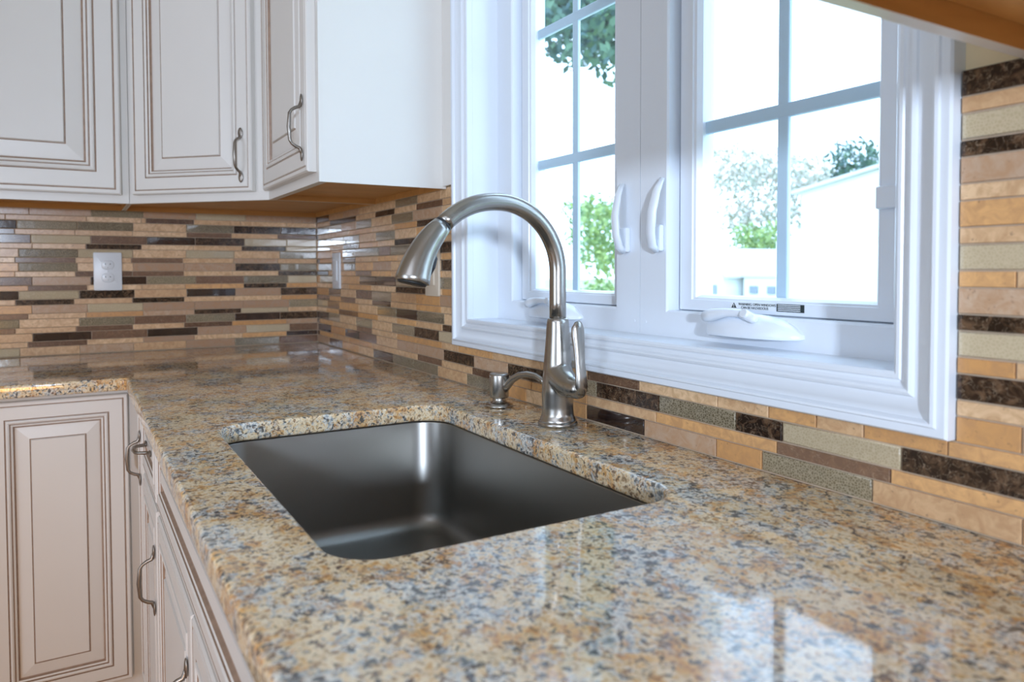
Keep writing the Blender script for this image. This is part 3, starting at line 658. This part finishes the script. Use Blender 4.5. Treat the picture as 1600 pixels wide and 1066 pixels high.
# on the window wall
XE = 1.0745
UC = upper('upper_cabinet', [(0.6105, -w0), (0.6105, -FD), (XE, -FD), (XE, -w0)], 1, 'white glazed upper cabinet beside the window, its blank side panel facing right', (0.84, -0.16, UZ0))
dc = panel_door('door', (0.628, -FD, UZ0+0.022), (1, 0, 0), (0, -1, 0), XE-0.628-0.018, UZ1-UZ0-0.05, UC, 1.1)
pull((XE-0.018-0.032, -FD-0.0205, 0.557), (0, 0, 1), (0, -1, 0), dc)
bm = BM(); box(bm, XE+0.0005, 1.1235, -0.019, -0.0005-0.009, 0.4445, UZ1); link('filler_strip', bm, 'cabinet_paint', UC)
# right of the window, over the camera
RX0 = 2.281
UD = emp('upper_cabinet', (2.7, -0.16, 0.440), 'upper cabinet at top right of the window, only its wooden underside showing', 'upper cabinet')
recessed_box(UD, [(RX0, -w0), (RX0, -0.312), (3.2, -0.312), (3.2, -w0)], [0.0135, 0.0135, 0.0135, 0.004], 0.440, 0.4645, UZ1)

# ---------------------------------------------------------------- base cabinets
BT = -0.0305; BZ0 = -0.805; FB = 0.600
def base(name, x0, x1, y0, y1, label, hollow=False):
    B_ = emp(name, ((x0+x1)/2, (y0+y1)/2, FZ), label, 'base cabinet')
    bm = BM()
    if not hollow: box(bm, x0, x1, y0, y1, BZ0, BT)
    else:
        box(bm, x0, x0+0.018, y0, y1, BZ0, BT); box(bm, x1-0.018, x1, y0, y1, BZ0, BT); box(bm, x0+0.018, x1-0.018, y0, y0+0.02, BZ0, BT); box(bm, x0+0.018, x1-0.018, y0+0.02, y1, BZ0, BZ0+0.018)
    link('carcass', bm, 'cabinet_paint', B_); return B_
# on the left wall
b1 = base('base_cabinet', 0.004, FB, -0.938, -0.6005, 'cream glazed base cabinet under the left counter, with one tall panelled door')
bm = BM(); box(bm, 0.02, FB-0.06, -0.938, -0.6005, FZ, BZ0-0.0005); link('toe_kick', bm, 'dark_kick', b1)
panel_door('door', (FB, -0.640, -0.735), (0, -1, 0), (1, 0, 0), 0.286, 0.694, b1, 0.92)
b0 = base('base_cabinet', 0.004, FB, -2.19, -0.9390, 'cream glazed base cabinet cut off by the left picture edge')
bm = BM(); box(bm, 0.02, FB-0.06, -2.19, -0.9390, FZ, BZ0-0.0005); link('toe_kick', bm, 'dark_kick', b0)
for k in range(2): panel_door('door', (FB, -0.955-k*0.61, -0.735), (0, -1, 0), (1, 0, 0), 0.58, 0.694, b0, 1.0)
# along the window wall; fronts face the room
YF = -FB
def kick(x0, x1, p): bm = BM(); box(bm, x0, x1, YF+0.06, -0.02, FZ, BZ0-0.0005); link('toe_kick', bm, 'dark_kick', p)
c1 = base('base_cabinet', FB+0.0035, 0.7495, YF, -0.004, 'narrow cream glazed corner base cabinet with a tall door and handle'); kick(FB+0.003, 0.7495, c1)
d = panel_door('door', (0.632, YF, -0.735), (1, 0, 0), (0, -1, 0), 0.108, 0.694, c1, 0.5)
pull((0.716, YF-0.0205, -0.178), (0, 0, 1), (0, -1, 0), d, 0.055)
c2 = base('base_cabinet', 0.7505, 1.0895, YF, -0.004, 'cream glazed base cabinet with a pull-handled drawer above a door'); kick(0.7505, 1.0895, c2)
d = panel_door('drawer', (0.762, YF, -0.187), (1, 0, 0), (0, -1, 0), 0.316, 0.145, c2, 0.62)
pull((0.920, YF-0.0185, -0.1145), (1, 0, 0), (0, -1, 0), d, 0.055)
d = panel_door('door', (0.762, YF, -0.735), (1, 0, 0), (0, -1, 0), 0.316, 0.532, c2, 0.9)
pull((1.046, YF-0.0205, -0.345), (0, 0, 1), (0, -1, 0), d, 0.060)
c3 = base('sink_base_cabinet', 1.0905, 2.0495, YF, -0.004, 'cream glazed sink base cabinet with a false drawer front over two doors', hollow=True); kick(1.0905, 2.0495, c3)
panel_door('drawer_front', (1.102, YF, -0.187), (1, 0, 0), (0, -1, 0), 0.936, 0.145, c3, 0.62)
for k in range(2):
    d = panel_door('door', (1.102+k*0.4705, YF, -0.735), (1, 0, 0), (0, -1, 0), 0.4655, 0.532, c3, 0.9)
    pull((1.102+0.4655-0.035 if k == 0 else 1.5725+0.035, YF-0.0205, -0.345), (0, 0, 1), (0, -1, 0), d, 0.060)
c4 = base('base_cabinet', 2.0505, 3.19, YF, -0.004, 'cream glazed base cabinet below the right end of the counter'); kick(2.0505, 3.19, c4)
for k in range(2): panel_door('door', (2.062+k*0.562, YF, -0.735), (1, 0, 0), (0, -1, 0), 0.555, 0.694, c4, 0.9)

# ================================================================ OUTLETS
def outlet(put, u, z, mat, label, kind, group=None):
    """put(u, z, h) maps wall coordinates; a duplex socket or a rocker switch on its plate"""
    loc = put(u, z-0.058, 0)
    O = emp('wall_outlet' if kind == 'duplex' else 'light_switch', loc, label, 'outlet' if kind == 'duplex' else 'switch')
    def slab(nm, du, dz, w, h, h0, h1, m_, p, r=0.004, lab=None):
        bm = BM(); rings = []
        for i_, hh in ((0, h0), (0, h1-0.0015), (0.0006, h1-0.0004), (0.002, h1)):
            rings.append([put(u+du+x, z+dz+y, hh) for x, y in rrect(-w/2+i_, w/2-i_, -h/2+i_, h/2-i_, max(r-i_, 0.0008), 4)])
        loft(bm, rings); return link(nm, bm, m_, p, smooth=30, label=lab)
    pl = slab('cover_plate', 0, 0, 0.077, 0.117, 0.0094, 0.0145, mat, O)
    if kind == 'duplex':
        for s in (-1, 1):
            f = slab('receptacle', 0, s*0.0195, 0.034, 0.0285, 0.0143, 0.0162, mat, O, 0.012)
            for q, ww, hh in ((-0.0064, 0.0022, 0.0080), (0.0064, 0.0022, 0.0065)): slab('slot', q, s*0.0195+0.003, ww, hh, 0.0160, 0.01635, 'slot_dark', f, 0.0009)
            slab('ground_hole', 0, s*0.0195-0.0075, 0.0048, 0.0048, 0.0160, 0.01635, 'slot_dark', f, 0.0022)
        slab('screw', 0, 0, 0.006, 0.006, 0.0143, 0.0152, mat, O, 0.0028)
    else:
        slab('rocker', 0, 0, 0.033, 0.066, 0.0143, 0.0175, mat, O, 0.003)
    return O
putB = lambda u, z, h: (h, u, z)
putW = lambda u, z, h: (u, -h, z)
outlet(putB, -0.656, 0.2515, 'outlet_white', 'white duplex outlet on the strip tile of the left wall', 'duplex')
outlet(putW, 0.245, 0.252, 'outlet_white', 'white switch plate on the window wall tile just right of the corner', 'switch')
outlet(putW, 1.000, 0.250, 'outlet_almond', 'pale beige switch plate on the tile behind the faucet spray head', 'switch')

# ================================================================ OUTSIDE
GZ = -1.55
bm = BM(); box(bm, -120, 60, 1.2, 160, GZ-0.2, GZ); struct('ground', bm, 'lawn', 'lawn and yard outside the window', 'ground')
H = emp('house', (-14, 29, GZ), 'large pale house with a brick chimney seen through the right window', 'house')
bm = BM(); hx0, hx1, hz = -17.75, -6.5, 3.4; rx = -12.1
pts = [(hx0, GZ), (hx1, GZ), (hx1, hz), (rx, hz+0.92), (hx0, hz)]
loft(bm, [[(x, y, z) for x, z in pts] for y in (25, 34)]); link('siding_wall', bm, 'house_siding', H, smooth=10)
for sx in (-1, 1):
    bm = BM(); xe = hx0-0.3 if sx < 0 else hx1+0.3; ze = hz-0.05
    loft(bm, [[(xe, y, ze), (rx, y, hz+0.95), (rx, y, hz+1.08), (xe, y, ze+0.13)] for y in (24.7, 34.3)]); link('roof', bm, 'house_roof', H, smooth=10)
bm = BM(); box(bm, -19.0, -17.76, 25, 31, GZ, 1.42); link('side_wing', bm, 'house_siding', H)
bm = BM(); box(bm, -14.75, -14.25, 26.5, 27.1, 3.8, 4.95); box(bm, -14.8, -14.2, 26.45, 27.15, 4.95, 5.05); link('chimney', bm, 'brick_chimney', H, label='dark red brick chimney')
H2 = emp('house', (-23.4, 28, GZ), 'small white gabled house at lower left of the right window', 'house')
bm = BM(); pts = [(-25.2, GZ), (-22.0, GZ), (-22.0, -0.1), (-23.2, 1.15), (-25.2, 0.0)]
loft(bm, [[(x, y, z) for x, z in pts] for y in (25, 30)]); link('siding_wall', bm, 'house_siding', H2, smooth=10)
for q in ((-25.3, -0.1, -23.2, 1.18), (-23.2, 1.18, -21.8, -0.15)):
    bm = BM(); loft(bm, [[(q[0], y, q[1]), (q[2], y, q[3]), (q[2], y, q[3]+0.1), (q[0], y, q[1]+0.1)] for y in (24.9, 30.1)]); link('roof', bm, 'house_roof', H2, smooth=10)
bm = BM(); box(bm, -22.9, -22.4, 24.93, 24.99, -0.9, -0.45); link('window', bm, 'house_glass', H2)
G_ = emp('garage', (-20.3, 28, GZ), 'low white outbuilding with small windows between the two houses', 'garage')
bm = BM(); box(bm, -21.7, -19.05, 26, 30, GZ, -0.12); link('siding_wall', bm, 'house_siding', G_)
bm = BM(); box(bm, -21.8, -19.02, 25.9, 30.1, -0.11, 0.02); link('roof', bm, 'house_roof', G_)
for x in (-21.3, -20.3): bm = BM(); box(bm, x, x+0.45, 25.93, 25.99, -0.85, -0.5); link('window', bm, 'house_glass', G_)
def tree(nm, x, y, blobs, trunk, mat, n, sz, label, cat='tree', group=None):
    T_ = emp(nm, (x, y, GZ), label, cat, group)
    if trunk:
        bm = BM(); tube(bm, [(x, y, GZ), (x+0.05, y, GZ+trunk*0.5), (x-0.05, y, GZ+trunk)], [0.22, 0.17, 0.08], 10); 
        for bx, by, bz, br in (blobs if nm == 'round_tree' else []): tube(bm, [(x-0.05, y, GZ+trunk*0.8), ((x+bx)/2, (y+by)/2, (GZ+trunk*0.8+bz)/2+0.2), (bx, by, bz)], [0.09, 0.06, 0.02], 8)
        link('trunk', bm, 'bark', T_)
    bm = BM(); tot = sum(b_[3]**2 for b_ in blobs)
    for bx, by, bz, br in blobs:
        for _ in range(int(n*br*br/tot)):
            v = Vector((random.gauss(0, 1), random.gauss(0, 1), random.gauss(0, 1))).normalized()*br*(random.random()**0.45)
            c = Vector((bx+v.x, by+v.y, bz+v.z*0.85)); a = Vector((random.gauss(0, 1), random.gauss(0, 1), random.gauss(0, 1))).normalized(); e = a.orthogonal().normalized(); s = sz*random.uniform(0.6, 1.3)
            bm.faces.new([bm.verts.new(c+a*s), bm.verts.new(c+e*s*0.5), bm.verts.new(c-a*s), bm.verts.new(c-e*s*0.5)])
    link('foliage', bm, mat, T_); return T_
tree('shade_tree', -9.5, 9.8, [(-12.6, 9.2, 6.9, 1.5), (-11.6, 9.0, 6.3, 1.4), (-10.6, 9.2, 5.9, 1.6), (-9.6, 9.0, 5.4, 1.5), (-11.2, 9.6, 8.0, 1.8), (-9.4, 9.3, 7.0, 1.8), (-13.2, 9.5, 8.0, 1.3)], 5.0, 'leaf_dark', 9000, 0.12, 'large leafy tree whose crown fills the top of the left window')
tree('garden_tree', -17.6, 14.4, [(-17.7, 14.3, 1.3, 0.95), (-17.0, 14.3, 0.6, 0.9), (-18.2, 14.3, 2.3, 0.75), (-16.8, 14.2, 2.0, 0.9), (-17.4, 14.3, -0.8, 0.9)], 0, 'leaf_bright', 2200, 0.10, 'small yellow-green tree low in the left window')
tree('bare_tree', -30.0, 36, [(-31.6, 36, 6.6, 2.2), (-28.6, 36, 6.0, 2.0), (-30.5, 36, 3.6, 2.0), (-27.3, 36, 3.8, 1.7), (-26.2, 36, 5.6, 1.6)], 0, 'leaf_dry', 3600, 0.16, 'thin pale tree above the low white roofs in the right window')
tree('round_tree', -25.3, 40, [(-25.8, 40, 6.6, 2.0), (-23.8, 40, 5.6, 1.8), (-27.0, 40, 5.0, 1.9)], 5, 'leaf_dark', 3000, 0.15, 'green round-topped tree behind the large house roof')
tree('garden_shrub', -26.8, 33.5, [(-28.2, 33.6, 2.0, 1.3), (-27.3, 33.6, 1.0, 1.3), (-26.4, 33.5, 2.1, 1.1), (-25.5, 33.6, 0.8, 1.1), (-26.9, 33.6, -0.6, 1.3)], 0, 'leaf_bright', 2600, 0.13, 'bright green shrub between the small house and the garage', 'shrub')
